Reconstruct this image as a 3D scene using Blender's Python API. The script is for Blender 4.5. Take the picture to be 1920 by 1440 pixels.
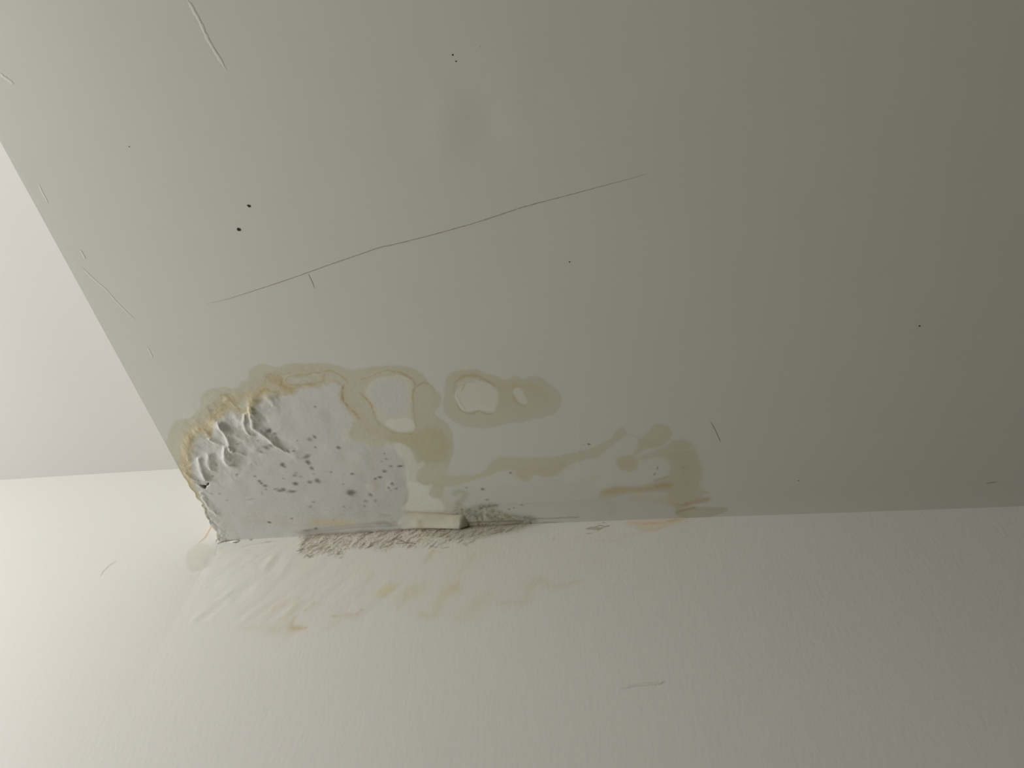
import bpy, math, random
import numpy as np

for o in list(bpy.data.objects):
    bpy.data.objects.remove(o)
SC = bpy.context.scene
COL = SC.collection
R = math.radians

# ---------------------------------------------------------------- camera
W, H, F = 1920, 1440, 1420.0                     # picture size and focal length in its pixels
CX, CY = W / 2, H / 2


def unit(a):
    return a / np.linalg.norm(a)


_vx = np.array([-7000 - CX, 900.5 + 0.062 * 7000 - CY, F])      # vanishing point of the back wall's horizontals
_p = np.array([410 - CX, 1015 - CY])
_s = (1015 - 265) / 410
_t = -(_p @ _vx[:2] + F * F) / (_vx[0] + _s * _vx[1])
_vy = np.array([_p[0] + _t, _p[1] + _s * _t, F])                 # vanishing point of the lowered ceiling's edge
AX, AY = -unit(_vx), unit(_vy)
AZ = np.cross(AX, AY)
if AZ[2] < 0:
    AZ = -AZ
# camera axes (right, up, back) in room coordinates
from mathutils import Matrix
cam_d = bpy.data.cameras.new('camera')
cam = bpy.data.objects.new('camera', cam_d)
COL.objects.link(cam)
EYE = 1.40                                        # camera height above the floor
rows = [AX, AY, AZ]
m = Matrix(((AX[0], -AX[1], -AX[2], 0), (AY[0], -AY[1], -AY[2], 0), (AZ[0], -AZ[1], -AZ[2], EYE), (0, 0, 0, 1)))
cam.matrix_world = m
cam_d.sensor_width = 36.0
cam_d.lens = 36.0 * F / W
cam_d.clip_start = 0.01
SC.camera = cam

# ---------------------------------------------------------------- light and exposure
SC.view_settings.view_transform = 'Standard'
SC.view_settings.look = 'None'
SC.view_settings.gamma = 1.0
SC.view_settings.use_curve_mapping = False
SC.view_settings.exposure = 0.0

SOFFIT, UPPER = EYE + 1.0, EYE + 1.237            # lowered and raised ceiling heights
XE, YW = -0.878, 1.025                            # edge of the lowered ceiling, back wall
XL, XR, YB = -2.75, 3.2, -2.6                      # other walls of the room
WIN = (-0.90, 0.50, 1.05, 2.15)                   # window opening in the left wall: y0, y1, z0, z1

world = bpy.data.worlds.new('world')
SC.world = world
world.use_nodes = True
wn = world.node_tree.nodes
sky = wn.new('ShaderNodeTexSky')
sky.sky_type = 'PREETHAM' if False else 'NISHITA'
sky.sun_disc = False
sky.sun_elevation = R(35)
sky.sun_rotation = R(120)
world.node_tree.links.new(sky.outputs[0], wn['Background'].inputs[0])
wn['Background'].inputs[1].default_value = 0.06


def area(name, loc, rot, sx, sy, power, color):
    d = bpy.data.lights.new(name, 'AREA')
    d.shape = 'RECTANGLE'
    d.size, d.size_y = sx, sy
    d.energy = power
    d.color = color
    o = bpy.data.objects.new(name, d)
    o.location = loc
    o.rotation_euler = rot
    COL.objects.link(o)
    return o


# daylight entering through the window in the left wall
area('window_daylight', (XL + 0.03, (WIN[0] + WIN[1]) / 2, (WIN[2] + WIN[3]) / 2), (0, R(-90), 0),
     WIN[3] - WIN[2] - 0.06, WIN[1] - WIN[0] - 0.06, 63.5, (1.0, 0.972, 1.0))


# ---------------------------------------------------------------- projecting traced outlines onto the surfaces
def ray(u, v):
    r = np.array([u - CX, v - CY, F])
    return np.array([r @ AX, r @ AY, r @ AZ])


def on_soffit(u, v, drop=0.0):
    r = ray(u, v)
    k = (SOFFIT - drop - EYE) / r[2]
    return r[0] * k, r[1] * k


def on_wall(u, v):
    r = ray(u, v)
    k = YW / r[1]
    return r[0] * k, r[2] * k + EYE


def tag(o, label=None, cat=None, group=None, kind=None):
    if label:
        o['label'] = label
    if cat:
        o['category'] = cat
    if group:
        o['group'] = group
    if kind:
        o['kind'] = kind
    return o


# ---------------------------------------------------------------- materials
def new_mat(name, rough=0.6, spec=0.3):
    mt = bpy.data.materials.new(name)
    mt.use_nodes = True
    b = mt.node_tree.nodes['Principled BSDF']
    b.inputs['Roughness'].default_value = rough
    b.inputs['Specular IOR Level'].default_value = spec
    return mt, mt.node_tree, b


def paint_mat(name, rough, layers, spec=0.3, base=None, tint=0.0):
    """emulsion paint on plaster: colour from the mesh, or a plain colour, with fine relief.
    layers = (stretch xyz, rotation xyz, scale, strength, distance)"""
    mt, nt, b = new_mat(name, rough, spec)
    N, L = nt.nodes, nt.links
    tc = N.new('ShaderNodeTexCoord')
    if base is None:
        a = N.new('ShaderNodeAttribute')
        a.attribute_name = 'stain'
        src = a.outputs['Color']
    else:
        c = N.new('ShaderNodeRGB')
        c.outputs[0].default_value = (*base, 1)
        src = c.outputs[0]
    nz = N.new('ShaderNodeTexNoise')
    nz.inputs['Scale'].default_value = 5.0
    nz.inputs['Detail'].default_value = 5
    L.new(tc.outputs['Object'], nz.inputs['Vector'])
    mx = N.new('ShaderNodeMixRGB')
    mx.blend_type = 'MULTIPLY'
    mx.inputs['Fac'].default_value = 1.0
    cr = N.new('ShaderNodeValToRGB')
    cr.color_ramp.elements[0].position = 0.3
    cr.color_ramp.elements[1].position = 0.7
    cr.color_ramp.elements[0].color = (1.0 - tint, 1.0 - tint * 0.6, 1.0 - tint * 0.9, 1)
    cr.color_ramp.elements[1].color = (1, 1, 1, 1)
    L.new(nz.outputs['Fac'], cr.inputs['Fac'])
    L.new(src, mx.inputs['Color1'])
    L.new(cr.outputs['Color'], mx.inputs['Color2'])
    L.new(mx.outputs['Color'], b.inputs['Base Color'])
    prev = None
    for st, rot, sc, strength, dist in layers:
        mp = N.new('ShaderNodeMapping')
        mp.inputs['Scale'].default_value = st
        mp.inputs['Rotation'].default_value = rot
        L.new(tc.outputs['Object'], mp.inputs['Vector'])
        n2 = N.new('ShaderNodeTexNoise')
        n2.inputs['Scale'].default_value = sc
        n2.inputs['Detail'].default_value = 3
        L.new(mp.outputs['Vector'], n2.inputs['Vector'])
        bp = N.new('ShaderNodeBump')
        bp.inputs['Strength'].default_value = strength
        bp.inputs['Distance'].default_value = dist
        L.new(n2.outputs['Fac'], bp.inputs['Height'])
        if prev:
            L.new(prev, bp.inputs['Normal'])
        prev = bp.outputs['Normal']
    if prev:
        L.new(prev, b.inputs['Normal'])
    return mt


PAINT = (0.630, 0.632, 0.562)
WALLP = (0.760, 0.752, 0.690)
M_CEIL = paint_mat('ceiling_paint', 0.55, [((1, 1, 1), (0, 0, 0), 160, 0.10, 0.0006), ((1, 1, 1), (0, 0, 0), 9, 0.25, 0.002)], tint=0.015)
M_WALL = paint_mat('wall_paint', 0.5, [((1, 1, 0.45), (0, R(-28), 0), 150, 0.18, 0.0013), ((1, 1, 1), (0, 0, 0), 14, 0.15, 0.002)], tint=0.02)
M_PLAIN = paint_mat('plain_paint', 0.55, [((1, 1, 1), (0, 0, 0), 120, 0.12, 0.0008)], base=PAINT, tint=0.01)
M_UPPER = paint_mat('raised_ceiling_paint', 0.55, [((1, 1, 1), (0, 0, 0), 120, 0.12, 0.0008)], base=(0.625, 0.618, 0.582), tint=0.01)
M_ROOM = paint_mat('room_paint', 0.7, [], base=(0.22, 0.21, 0.155))
M_FLOOR = paint_mat('floor_boards', 0.5, [((1, 12, 1), (0, 0, 0), 6, 0.2, 0.002)], base=(0.20, 0.17, 0.10), tint=0.3)
M_FRAME = paint_mat('window_gloss', 0.3, [], base=(0.78, 0.78, 0.76))
M_LUMP = paint_mat('plaster_filler', 0.8, [((1, 1, 1), (0, 0, 0), 90, 0.2, 0.001)])
M_DARK = paint_mat('crack_dark', 0.9, [], base=(0.20, 0.175, 0.15))
M_HOLE = paint_mat('hole_dark', 0.9, [], base=(0.03, 0.027, 0.022))
gm, gnt, gb = new_mat('window_glass', 0.02, 0.5)
tr = gnt.nodes.new('ShaderNodeBsdfTransparent')
gl = gnt.nodes.new('ShaderNodeBsdfGlossy')
gl.inputs['Roughness'].default_value = 0.02
ms = gnt.nodes.new('ShaderNodeMixShader')
ms.inputs['Fac'].default_value = 0.08
gnt.links.new(tr.outputs[0], ms.inputs[1])
gnt.links.new(gl.outputs[0], ms.inputs[2])
gnt.links.new(ms.outputs[0], gnt.nodes['Material Output'].inputs['Surface'])


# ---------------------------------------------------------------- mesh helpers
def link_mesh(name, verts, faces, mat, parent=None, smooth=False):
    me = bpy.data.meshes.new(name)
    me.from_pydata([tuple(v) for v in verts], [], faces)
    me.materials.append(mat)
    if smooth:
        me.polygons.foreach_set('use_smooth', [True] * len(me.polygons))
    me.update()
    o = bpy.data.objects.new(name, me)
    COL.objects.link(o)
    if parent:
        o.parent = parent
    return o


def box_geo(V, Fc, x0, x1, y0, y1, z0, z1):
    b = len(V)
    V += [(x0, y0, z0), (x1, y0, z0), (x1, y1, z0), (x0, y1, z0), (x0, y0, z1), (x1, y0, z1), (x1, y1, z1), (x0, y1, z1)]
    Fc += [tuple(b + i for i in f) for f in ((0, 3, 2, 1), (4, 5, 6, 7), (0, 1, 5, 4), (1, 2, 6, 5), (2, 3, 7, 6), (3, 0, 4, 7))]


def boxes(name, lst, mat, parent=None, kind=None):
    V, Fc = [], []
    for b in lst:
        box_geo(V, Fc, *b)
    o = link_mesh(name, V, Fc, mat, parent)
    if kind:
        o['kind'] = kind
    return o


def sheet_mesh(name, P, C, faces, mat, parent=None):
    """mesh from vertex array P (n,3), colours C (n,3) and quad index array; drops unused vertices"""
    used, inv = np.unique(faces.ravel(), return_inverse=True)
    n, k = len(used), len(faces)
    me = bpy.data.meshes.new(name)
    me.vertices.add(n)
    me.vertices.foreach_set('co', P[used].astype(np.float32).ravel())
    me.loops.add(k * 4)
    me.loops.foreach_set('vertex_index', inv.astype(np.int32).ravel())
    me.polygons.add(k)
    me.polygons.foreach_set('loop_start', np.arange(0, k * 4, 4, dtype=np.int32))
    me.update(calc_edges=True)
    me.polygons.foreach_set('use_smooth', np.ones(k, dtype=bool))
    ca = me.color_attributes.new('stain', 'FLOAT_COLOR', 'POINT')
    c4 = np.ones((n, 4), np.float32)
    c4[:, :3] = C[used]
    ca.data.foreach_set('color', c4.ravel())
    me.materials.append(mat)
    me.validate()
    me.update()
    o = bpy.data.objects.new(name, me)
    COL.objects.link(o)
    if parent:
        o.parent = parent
    return o


# ---------------------------------------------------------------- stain painter (works in metres on the surface)
def blur(a, s):
    if s < 0.3:
        return a
    r = int(3 * s) + 1
    k = np.exp(-0.5 * (np.arange(-r, r + 1) / s) ** 2)
    k /= k.sum()
    a = np.apply_along_axis(lambda v: np.convolve(np.pad(v, r, mode='edge'), k, 'valid'), 0, a)
    return np.apply_along_axis(lambda v: np.convolve(np.pad(v, r, mode='edge'), k, 'valid'), 1, a)


def noise(shape, cell, seed):
    """smooth value noise in -1..1"""
    rng = np.random.RandomState(seed)
    ny, nx = int(shape[0] / cell) + 3, int(shape[1] / cell) + 3
    g = rng.uniform(-1, 1, (ny, nx))
    y, x = np.arange(shape[0]) / cell, np.arange(shape[1]) / cell
    iy, ix = y.astype(int), x.astype(int)
    fy, fx = y - iy, x - ix
    fy, fx = fy * fy * (3 - 2 * fy), fx * fx * (3 - 2 * fx)
    a = g[iy][:, ix] * (1 - fx) + g[iy][:, ix + 1] * fx
    b = g[iy + 1][:, ix] * (1 - fx) + g[iy + 1][:, ix + 1] * fx
    return a * (1 - fy)[:, None] + b * fy[:, None]


def spline(pts, closed=False, n=6):
    p = np.array(pts, float)
    if len(p) < 3:
        return p
    q = np.vstack([p[-1], p, p[0], p[1]]) if closed else np.vstack([2 * p[0] - p[1], p, 2 * p[-1] - p[-2]])
    out = []
    for i in range(1, len(q) - 2):
        for t in np.linspace(0, 1, n, endpoint=False):
            a, b, c, d = q[i - 1], q[i], q[i + 1], q[i + 2]
            out.append(0.5 * (2 * b + (c - a) * t + (2 * a - 5 * b + 4 * c - d) * t * t + (3 * b - a - 3 * c + d) * t ** 3))
    if not closed:
        out.append(p[-1])
    return np.array(out)


STEP = 0.001


class Sheet:
    def __init__(self, a0, a1, b0, b1, proj, base, seed):
        self.a = np.linspace(a0, a1, int(round((a1 - a0) / STEP)) + 1)
        self.b = np.linspace(b0, b1, int(round((b1 - b0) / STEP)) + 1)
        self.sh = (len(self.b), len(self.a))
        A, B = np.meshgrid(self.a, self.b)
        self.n1 = noise(self.sh, 14, seed)
        self.n2 = noise(self.sh, 5, seed + 1)
        self.n3 = noise(self.sh, 2.2, seed + 2)
        self.A0, self.B0 = A, B
        self.A = A + 0.0011 * noise(self.sh, 9, seed + 3) + 0.0006 * noise(self.sh, 4, seed + 5)
        self.B = B + 0.0011 * noise(self.sh, 9, seed + 4) + 0.0006 * noise(self.sh, 4, seed + 6)
        self.proj = proj
        self.base = np.array(base)
        self.C = np.ones(self.sh + (3,)) * self.base
        self.h = np.zeros(self.sh)               # relief towards the room, metres
        self.ids = np.zeros(self.sh, int)

    def pts(self, px):
        return [self.proj(u, v) for u, v in px]

    def window(self, P, pad):
        x0, y0 = P.min(0) - pad
        x1, y1 = P.max(0) + pad
        i0, i1 = np.searchsorted(self.a, [x0, x1])
        j0, j1 = np.searchsorted(self.b, [y0, y1])
        return slice(max(j0, 0), j1 + 1), slice(max(i0, 0), i1 + 1)

    def poly(self, px, feather=1.5, smooth=True, sharp=False):
        P = np.array(self.pts(px))
        if smooth:
            P = spline(P, True, 4)
        wj, wi = self.window(P, 0.012 + feather * 0.003)
        A, B = (self.A0, self.B0) if sharp else (self.A, self.B)
        X, Y = A[wj, wi], B[wj, wi]
        ins = np.zeros(X.shape, bool)
        Q = np.roll(P, -1, 0)
        for (x0, y0), (x1, y1) in zip(P, Q):
            if y0 == y1:
                continue
            c = ((y0 > Y) != (y1 > Y)) & (X < (x1 - x0) * (Y - y0) / (y1 - y0) + x0)
            ins ^= c
        m = np.zeros(self.sh)
        if ins.size:
            m[wj, wi] = blur(ins.astype(float), feather)
        return m

    def line(self, px, width, taper=True, warp=True, soft=1.0, widths=None):
        """soft stroke, width in mm (half width at ~60 percent)"""
        P = spline(self.pts(px))
        wj, wi = self.window(P, width * 0.004)
        X, Y = (self.A if warp else self.A0)[wj, wi], (self.B if warp else self.B0)[wj, wi]
        m = np.zeros(X.shape)
        n = len(P) - 1
        for i in range(n):
            p, q = P[i], P[i + 1]
            d = q - p
            L2 = d @ d + 1e-12
            t = np.clip(((X - p[0]) * d[0] + (Y - p[1]) * d[1]) / L2, 0, 1)
            dist = np.hypot(X - p[0] - t * d[0], Y - p[1] - t * d[1])
            s = (i + t) / n
            w = width * 0.001 * (0.35 + 0.65 * np.sin(np.pi * np.clip(s, 0.0, 1.0)) ** 0.6 if taper else 1.0)
            m = np.maximum(m, np.exp(-(dist / w) ** (2 * soft)))
        out = np.zeros(self.sh)
        out[wj, wi] = m
        return out

    def spot(self, u, v, rx, ry, rot=0.0, soft=1.2, warp=True):
        x, y = self.proj(u, v)
        P = np.array([[x, y]])
        wj, wi = self.window(P, max(rx, ry) * 0.0036)
        X, Y = (self.A if warp else self.A0)[wj, wi] - x, (self.B if warp else self.B0)[wj, wi] - y
        c, s = math.cos(rot), math.sin(rot)
        d = np.hypot((X * c + Y * s) / (rx * 0.00115), (-X * s + Y * c) / (ry * 0.00115))
        out = np.zeros(self.sh)
        out[wj, wi] = np.exp(-d ** (2 * soft) * 0.8)
        return out

    def mix(self, m, factor, a=1.0):
        """towards the paint's own colour times factor"""
        k = np.clip(m * a, 0, 1)[..., None]
        self.C = self.C * (1 - k) + self.base * np.array(factor) * k

    def mul(self, m, factor, a=1.0):
        k = np.clip(m * a, 0, 1)[..., None]
        self.C = self.C * (1 - k + k * np.array(factor))

    def bump(self, m, mm):
        self.h += m * mm * 0.001

    def claim(self, m, i, thr=0.5):
        self.ids[m > thr] = i


# tints relative to clean paint
HALO = (0.885, 0.875, 0.79)
TAN = (0.92, 0.83, 0.63)
BROWN = (0.73, 0.61, 0.36)
DBROWN = (0.66, 0.53, 0.34)
COOL = (0.975, 0.98, 1.02)
WHITE = (1.13, 1.14, 1.12)
MOULD = (0.34, 0.34, 0.31)

# ================================================================ LOWERED CEILING
S = Sheet(XE, 0.22, 0.585, YW, on_soffit, PAINT, 11)
nS = S.sh
n_low = noise(nS, 60, 77)

OUT1 = [(314, 822), (315.6, 810), (323, 797), (337, 787), (356, 784), (369, 770), (376, 760), (378, 743), (387, 733), (404, 728), (417, 724.6), (433, 729),
        (446, 725.6), (450, 717), (462, 713), (466, 708), (466.7, 697), (477, 687), (494, 682.5), (510, 686), (525, 688), (539.6, 682), (554, 680), (579, 681.5), (612, 682), (633, 685),
        (658, 692.5), (679, 691), (700, 687), (733, 686), (760, 687), (777, 692), (792, 702), (801, 712), (805, 719), (812, 724.6), (818, 733), (825, 739), (829, 747.5), (825, 760),
        (816, 775.6), (831, 787), (843, 800), (849, 820), (850, 841), (846, 862), (835, 881), (829, 890), (836, 905), (830, 925), (845, 945), (856, 965), (858, 1010), (600, 1030), (380, 1040), (300, 900)]
m1 = S.poly(OUT1, 1.2)
out1_id = m1.copy()
S.mix(m1, HALO, 0.9)
S.mul(m1 * (0.5 + 0.5 * S.n1), (0.97, 0.955, 0.90), 0.6)

# broad tan wash following the upper rim
for pts, w, a in (([(352, 905), (346, 868), (348, 837), (356, 814), (371, 804), (392, 798)], 11, 0.95),
                  ([(392, 793), (402, 779), (417, 768), (430, 752), (448, 745), (470, 742), (490, 735), (510, 725), (530, 722), (546, 731)], 10, 0.85),
                  ([(556, 690), (600, 690), (640, 698), (665, 715), (690, 702), (725, 694), (760, 698), (780, 712)], 7, 0.35),
                  ([(646, 729), (655, 758), (675, 785), (690, 805), (712, 812)], 10, 0.55)):
    S.mix(S.line(pts, w, taper=False), TAN, a)
# olive brown tongue at the lower right
OLV = [(718, 820), (735, 812), (758, 815), (781, 806), (806, 800), (829, 806), (843, 830), (840, 852), (829, 866), (812, 878), (794, 868), (782, 850), (762, 836), (746, 829), (730, 828)]
S.mix(S.poly(OLV, 4), (0.845, 0.79, 0.60), 0.9)

# grey membrane inside
I1 = [(362, 905), (358, 870), (360, 847), (366, 828), (380, 820), (392, 818), (400, 795), (412, 785), (425, 772), (446, 774), (462, 783), (476, 765), (500, 748), (519, 740), (546, 738), (562, 726),
      (600, 724), (625, 714), (640, 722), (637, 743), (646, 760), (660, 779), (665, 793), (656, 812), (675, 826), (700, 834), (735, 833), (752, 850), (760, 880), (764, 905), (763, 931),
      (757, 954), (760, 1000), (600, 1020), (420, 1025), (388, 965)]
mi = S.poly(I1, 3.5)
S.mix(mi, COOL, 0.93)
inner = mi.copy()
# darker blue grey right part of the membrane
S.mul(S.poly([(690, 840), (735, 842), (752, 858), (760, 885), (763, 905), (762, 940), (752, 955), (700, 962), (640, 965), (660, 920), (690, 880)], 8), (0.93, 0.935, 0.935), 0.8)
S.mul(S.poly([(400, 880), (560, 860), (700, 930), (740, 960), (560, 985), (430, 1000)], 22), (0.96, 0.965, 0.975), 0.7)

# cream area round the third ring
R2 = [(690, 722), (708, 709), (733, 704), (758, 706), (773, 718), (774, 743), (771, 764), (775, 789), (780, 806), (758, 811), (737, 807), (722, 798), (708, 785), (700, 768), (688, 750), (685, 735)]
S.mix(S.poly(R2, 1.6), (1.02, 1.0, 0.93), 0.95)
S.mix(S.poly([(700, 724), (716, 713), (735, 710), (752, 712), (760, 730), (762, 760), (756, 775), (738, 782), (716, 774), (702, 760), (692, 742)], 3), COOL, 0.9)
S.mix(S.poly([(725, 788), (748, 785), (770, 786), (777, 803), (758, 809), (738, 805), (726, 799)], 1.2), WHITE, 0.75)

# thin brown tide lines
for pts, w, a in (
        ([(392, 793), (402, 779), (417, 768), (421, 758), (416, 748), (414, 739), (424, 742), (431, 750), (442, 762), (458, 769), (468, 766)], 2.3, 0.55),
        ([(408, 772), (414, 766), (420, 762)], 3.5, 0.45), ([(404, 764), (412, 762), (420, 757)], 2.5, 0.5),
        ([(425, 738), (434, 741), (440, 752)], 1.8, 0.4),
        ([(468, 766), (471, 752), (477, 746), (487, 738), (500, 732), (512, 735), (524, 733)], 3.2, 0.6),
        ([(484, 742), (492, 733), (498, 728)], 3, 0.5),
        ([(496, 714), (501, 704), (510, 702), (521, 706), (527, 716), (533, 723), (546, 731)], 2.6, 0.6),
        ([(496, 714), (499, 726), (506, 733)], 2.4, 0.45),
        ([(524, 716), (534, 727), (548, 730)], 4.5, 0.5),
        ([(537, 714), (540, 708), (548, 705), (562, 703), (572, 704), (581, 700), (602, 698), (619, 695), (633, 701), (646, 710), (652, 718)], 1.8, 0.65),
        ([(537, 714), (541, 721), (550, 722), (567, 721), (587, 720), (600, 717), (607, 711), (609, 699)], 2.0, 0.6),
        ([(646, 722), (642, 733), (642, 743), (646, 755), (657, 765), (666, 775), (673, 783)], 1.9, 0.8),
        ([(660, 770), (668, 778), (675, 786)], 2.8, 0.7),
        ([(675, 737), (687, 749), (696, 760), (698, 768)], 2.2, 0.75),
        ([(676, 712), (692, 706), (706, 701), (725, 695), (738, 696), (750, 698), (767, 706), (776, 714), (780, 722), (776, 732), (774, 745), (775, 764), (777, 785), (781, 801)], 2.0, 0.65),
        ([(698, 768), (703, 780), (714, 797), (735, 810), (758, 814), (778, 812)], 2.2, 0.45),
        ([(781, 727), (788, 721), (797, 718), (806, 721), (815, 731)], 2.2, 0.5),
        ([(360, 812), (352, 822), (348, 840), (347, 858), (352, 872), (358, 882)], 2.2, 0.35),
        ([(346, 870), (352, 888), (358, 900), (352, 905)], 3.0, 0.4),
        ([(372, 803), (384, 804), (392, 812), (400, 823)], 3.2, 0.45),
        ([(336, 880), (350, 905), (362, 925), (376, 948)], 3.5, 0.35)):
    S.mix(S.line(pts, w * 2.6, taper=False), TAN, a * 0.45)
    S.mix(S.line(pts, w) * np.clip(0.85 + 0.5 * S.n2, 0.25, 1.2), BROWN, a * 1.1)
S.mix(S.spot(512, 712, 10, 8), BROWN, 0.42)
S.mix(S.spot(512, 722, 5, 5), HALO, 0.4)
S.mix(S.spot(543, 731, 9, 5), BROWN, 0.35)
for u, v, r in ((556, 712, 6), (572, 711, 8), (592, 707, 7), (622, 712, 7), (634, 716, 5)):
    S.mix(S.spot(u, v, r, r * 0.8), (1.0, 0.985, 0.9), 0.35)

# feathery tide contours in the tan margin
zone = np.clip(m1 * (1 - inner), 0, 1) * np.clip(S.poly([(330, 900), (345, 815), (380, 775), (410, 745), (460, 735), (500, 700), (560, 690), (600, 692), (600, 725), (540, 745), (480, 775), (430, 790), (380, 840), (360, 905)], 8), 0, 1)
cn = noise(nS, 11, 55) + 0.45 * noise(nS, 5, 56)
S.mul(zone * np.exp(-(cn / 0.11) ** 2), (0.88, 0.78, 0.60), 0.75)
S.mul(zone * np.clip(cn, 0, 1), (0.95, 0.89, 0.76), 0.7)
rim = np.clip(4 * inner * (1 - inner), 0, 1) * S.poly([(340, 900), (350, 780), (440, 730), (520, 700), (640, 690), (700, 760), (720, 850), (640, 830), (560, 760), (480, 800), (400, 850), (370, 910)], 8)
S.mul(rim * np.clip(0.5 + S.n2, 0, 1), (0.92, 0.84, 0.68), 0.8)
for k, (u, v) in enumerate(((540, 703), (549, 700), (560, 697), (570, 698), (580, 696), (590, 697), (603, 695), (690, 702), (697, 699), (706, 697), (715, 694), (724, 692), (866, 704), (874, 701), (884, 699), (906, 707), (914, 711), (922, 716))):
    S.mul(S.spot(u, v + 4, 4.2, 3.6, soft=2.0), (1.05, 1.08, 1.16), 0.7)

# white repainted patches
W1 = [(735, 833), (750, 830), (767, 841), (775, 852), (778, 866), (786, 868), (792, 864), (795, 872), (784, 884), (781, 899), (796, 910), (811, 908), (805, 924), (812, 934), (826, 935), (834, 959), (755, 957),
      (764, 940), (763, 915), (763, 895), (757, 866), (744, 847)]
S.mix(S.poly(W1, 1.6), WHITE, 0.72)
S.mix(S.poly([(766, 905), (790, 908), (803, 915), (806, 930), (824, 938), (830, 955), (762, 955), (767, 935)], 1.5), (1.19, 1.20, 1.17), 0.8)
S.mix(S.poly([(790, 880), (783, 890), (794, 907), (812, 906), (828, 903), (840, 889), (838, 872), (800, 868)], 4), (0.95, 0.92, 0.83), 0.75)
S.mix(S.poly([(806, 923), (810, 933), (821, 935), (827, 923), (820, 912), (811, 914)], 2), (0.97, 0.925, 0.84), 0.75)
S.mix(S.poly([(828, 925), (836, 926), (848, 934), (855, 946), (852, 958), (836, 958), (828, 938)], 1.5), (0.99, 0.98, 0.96), 0.8)
S.mix(S.poly([(684, 910), (697, 908), (703, 929), (694, 922)], 1.0), (1.06, 1.04, 1.0), 0.6)
for pts, w, c, a in (([(702, 816), (700, 850), (699, 880)], 5, (0.97, 0.90, 0.82), 0.5), ([(640, 812), (660, 820), (678, 826), (692, 820)], 4, (0.94, 0.87, 0.76), 0.5),
                     ([(704, 905), (706, 920)], 3.5, (0.93, 0.82, 0.72), 0.5), ([(650, 808), (690, 830), (730, 832)], 6, (1.02, 0.97, 0.88), 0.5),
                     ([(590, 979), (620, 981), (655, 981)], 9, (1.0, 0.92, 0.66), 0.85), ([(480, 968), (520, 972), (570, 976)], 12, (1.0, 0.93, 0.84), 0.4),
                     ([(445, 975), (560, 985), (650, 988)], 4, (0.9, 0.87, 0.78), 0.4), ([(700, 970), (730, 974), (752, 985)], 6, (0.86, 0.87, 0.84), 0.5)):
    S.mix(S.line(pts, w, taper=False), c, a)
# rust line at the edge of the lowered ceiling
for pts, w, c, a in (([(336, 882), (344, 900), (362, 922), (378, 945)], 4.0, BROWN, 0.5), ([(380, 946), (386, 960), (393, 977)], 3.0, (0.42, 0.33, 0.26), 0.6), ([(396, 980), (402, 983), (406, 990)], 2.5, (0.55, 0.45, 0.36), 0.6),
                     ([(404, 996), (412, 1008), (424, 1012)], 2.8, (0.75, 0.62, 0.45), 0.5)):
    S.mix(S.line(pts, w), c, a)

# ---- mould round the wall joint
for pts, w, c, a in (([(566, 1002), (600, 999), (642, 995), (680, 991), (717, 991), (746, 988)], 3.2, (0.45, 0.38, 0.33), 0.3),
                     ([(746, 990), (790, 990), (835, 991)], 3.2, (0.42, 0.36, 0.32), 0.3),
                     ([(560, 1000), (640, 990), (700, 984), (740, 982)], 5, (0.72, 0.66, 0.58), 0.5),
                     ([(577, 997), (598, 994)], 4, (0.66, 0.66, 0.64), 0.6),
                     ([(712, 985), (722, 983), (732, 987)], 7, (0.60, 0.61, 0.59), 0.7),
                     ([(712, 966), (730, 968)], 4, (0.7, 0.7, 0.68), 0.5)):
    S.mix(S.line(pts, w, taper=False), c, a * 1.0)
MB = [(858, 940), (868, 948), (876, 955), (895, 948), (925, 944), (934, 950), (926, 956), (960, 966), (1000, 972), (1010, 985), (960, 1000), (850, 1010), (852, 960)]
mb = S.poly(MB, 4)
S.mix(mb, (0.76, 0.75, 0.68), 0.85)
S.mul(mb * np.clip(S.n2 * 1.4, 0, 1), (0.55, 0.54, 0.5), 0.7)
S.mul(mb * np.clip(S.n3 * 1.6 - 0.3, 0, 1), (0.5, 0.5, 0.45), 0.8)
for pts, w, c, a in (([(900, 952), (916, 950), (932, 948)], 3.2, MOULD, 0.55), ([(878, 962), (890, 966), (902, 968)], 6, (0.5, 0.5, 0.46), 0.5),
                     ([(925, 975), (945, 980), (975, 982), (1000, 979)], 6, (0.58, 0.57, 0.52), 0.55), ([(880, 985), (930, 983), (980, 982)], 2.5, (0.42, 0.35, 0.30), 0.85),
                     ([(908, 955), (910, 966), (911, 976)], 3.2, WHITE, 0.6), ([(915, 968), (922, 976)], 4.5, (0.5, 0.44, 0.25), 0.6), ([(948, 968), (954, 974)], 4.5, (0.55, 0.5, 0.25), 0.6),
                     ([(853, 925), (862, 922), (873, 926), (866, 938), (860, 944)], 7, (0.78, 0.775, 0.70), 0.75), ([(960, 970), (1000, 976), (1050, 976), (1085, 974)], 2.5, (0.5, 0.49, 0.45), 0.55)):
    S.mix(S.line(pts, w, taper=False), c, a)

# dark bands right in the joint
jx = lambda u: on_soffit(u, 990)[0]
band = np.exp(-((YW - S.B0) / 0.0075) ** 2) * np.clip((S.A0 - jx(560)) / 0.02, 0, 1) * np.clip((jx(1010) - S.A0) / 0.05, 0, 1)
S.mul(band * np.clip(0.85 + 0.4 * S.n1, 0, 1), (0.50, 0.42, 0.37), 0.9)
band2 = np.exp(-((YW - S.B0) / 0.005) ** 2) * np.clip((S.A0 - jx(980)) / 0.02, 0, 1) * np.clip((jx(1090) - S.A0) / 0.02, 0, 1)
S.mul(band2 * np.clip(0.3 + S.n1, 0, 1), (0.5, 0.48, 0.43), 0.8)

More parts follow.
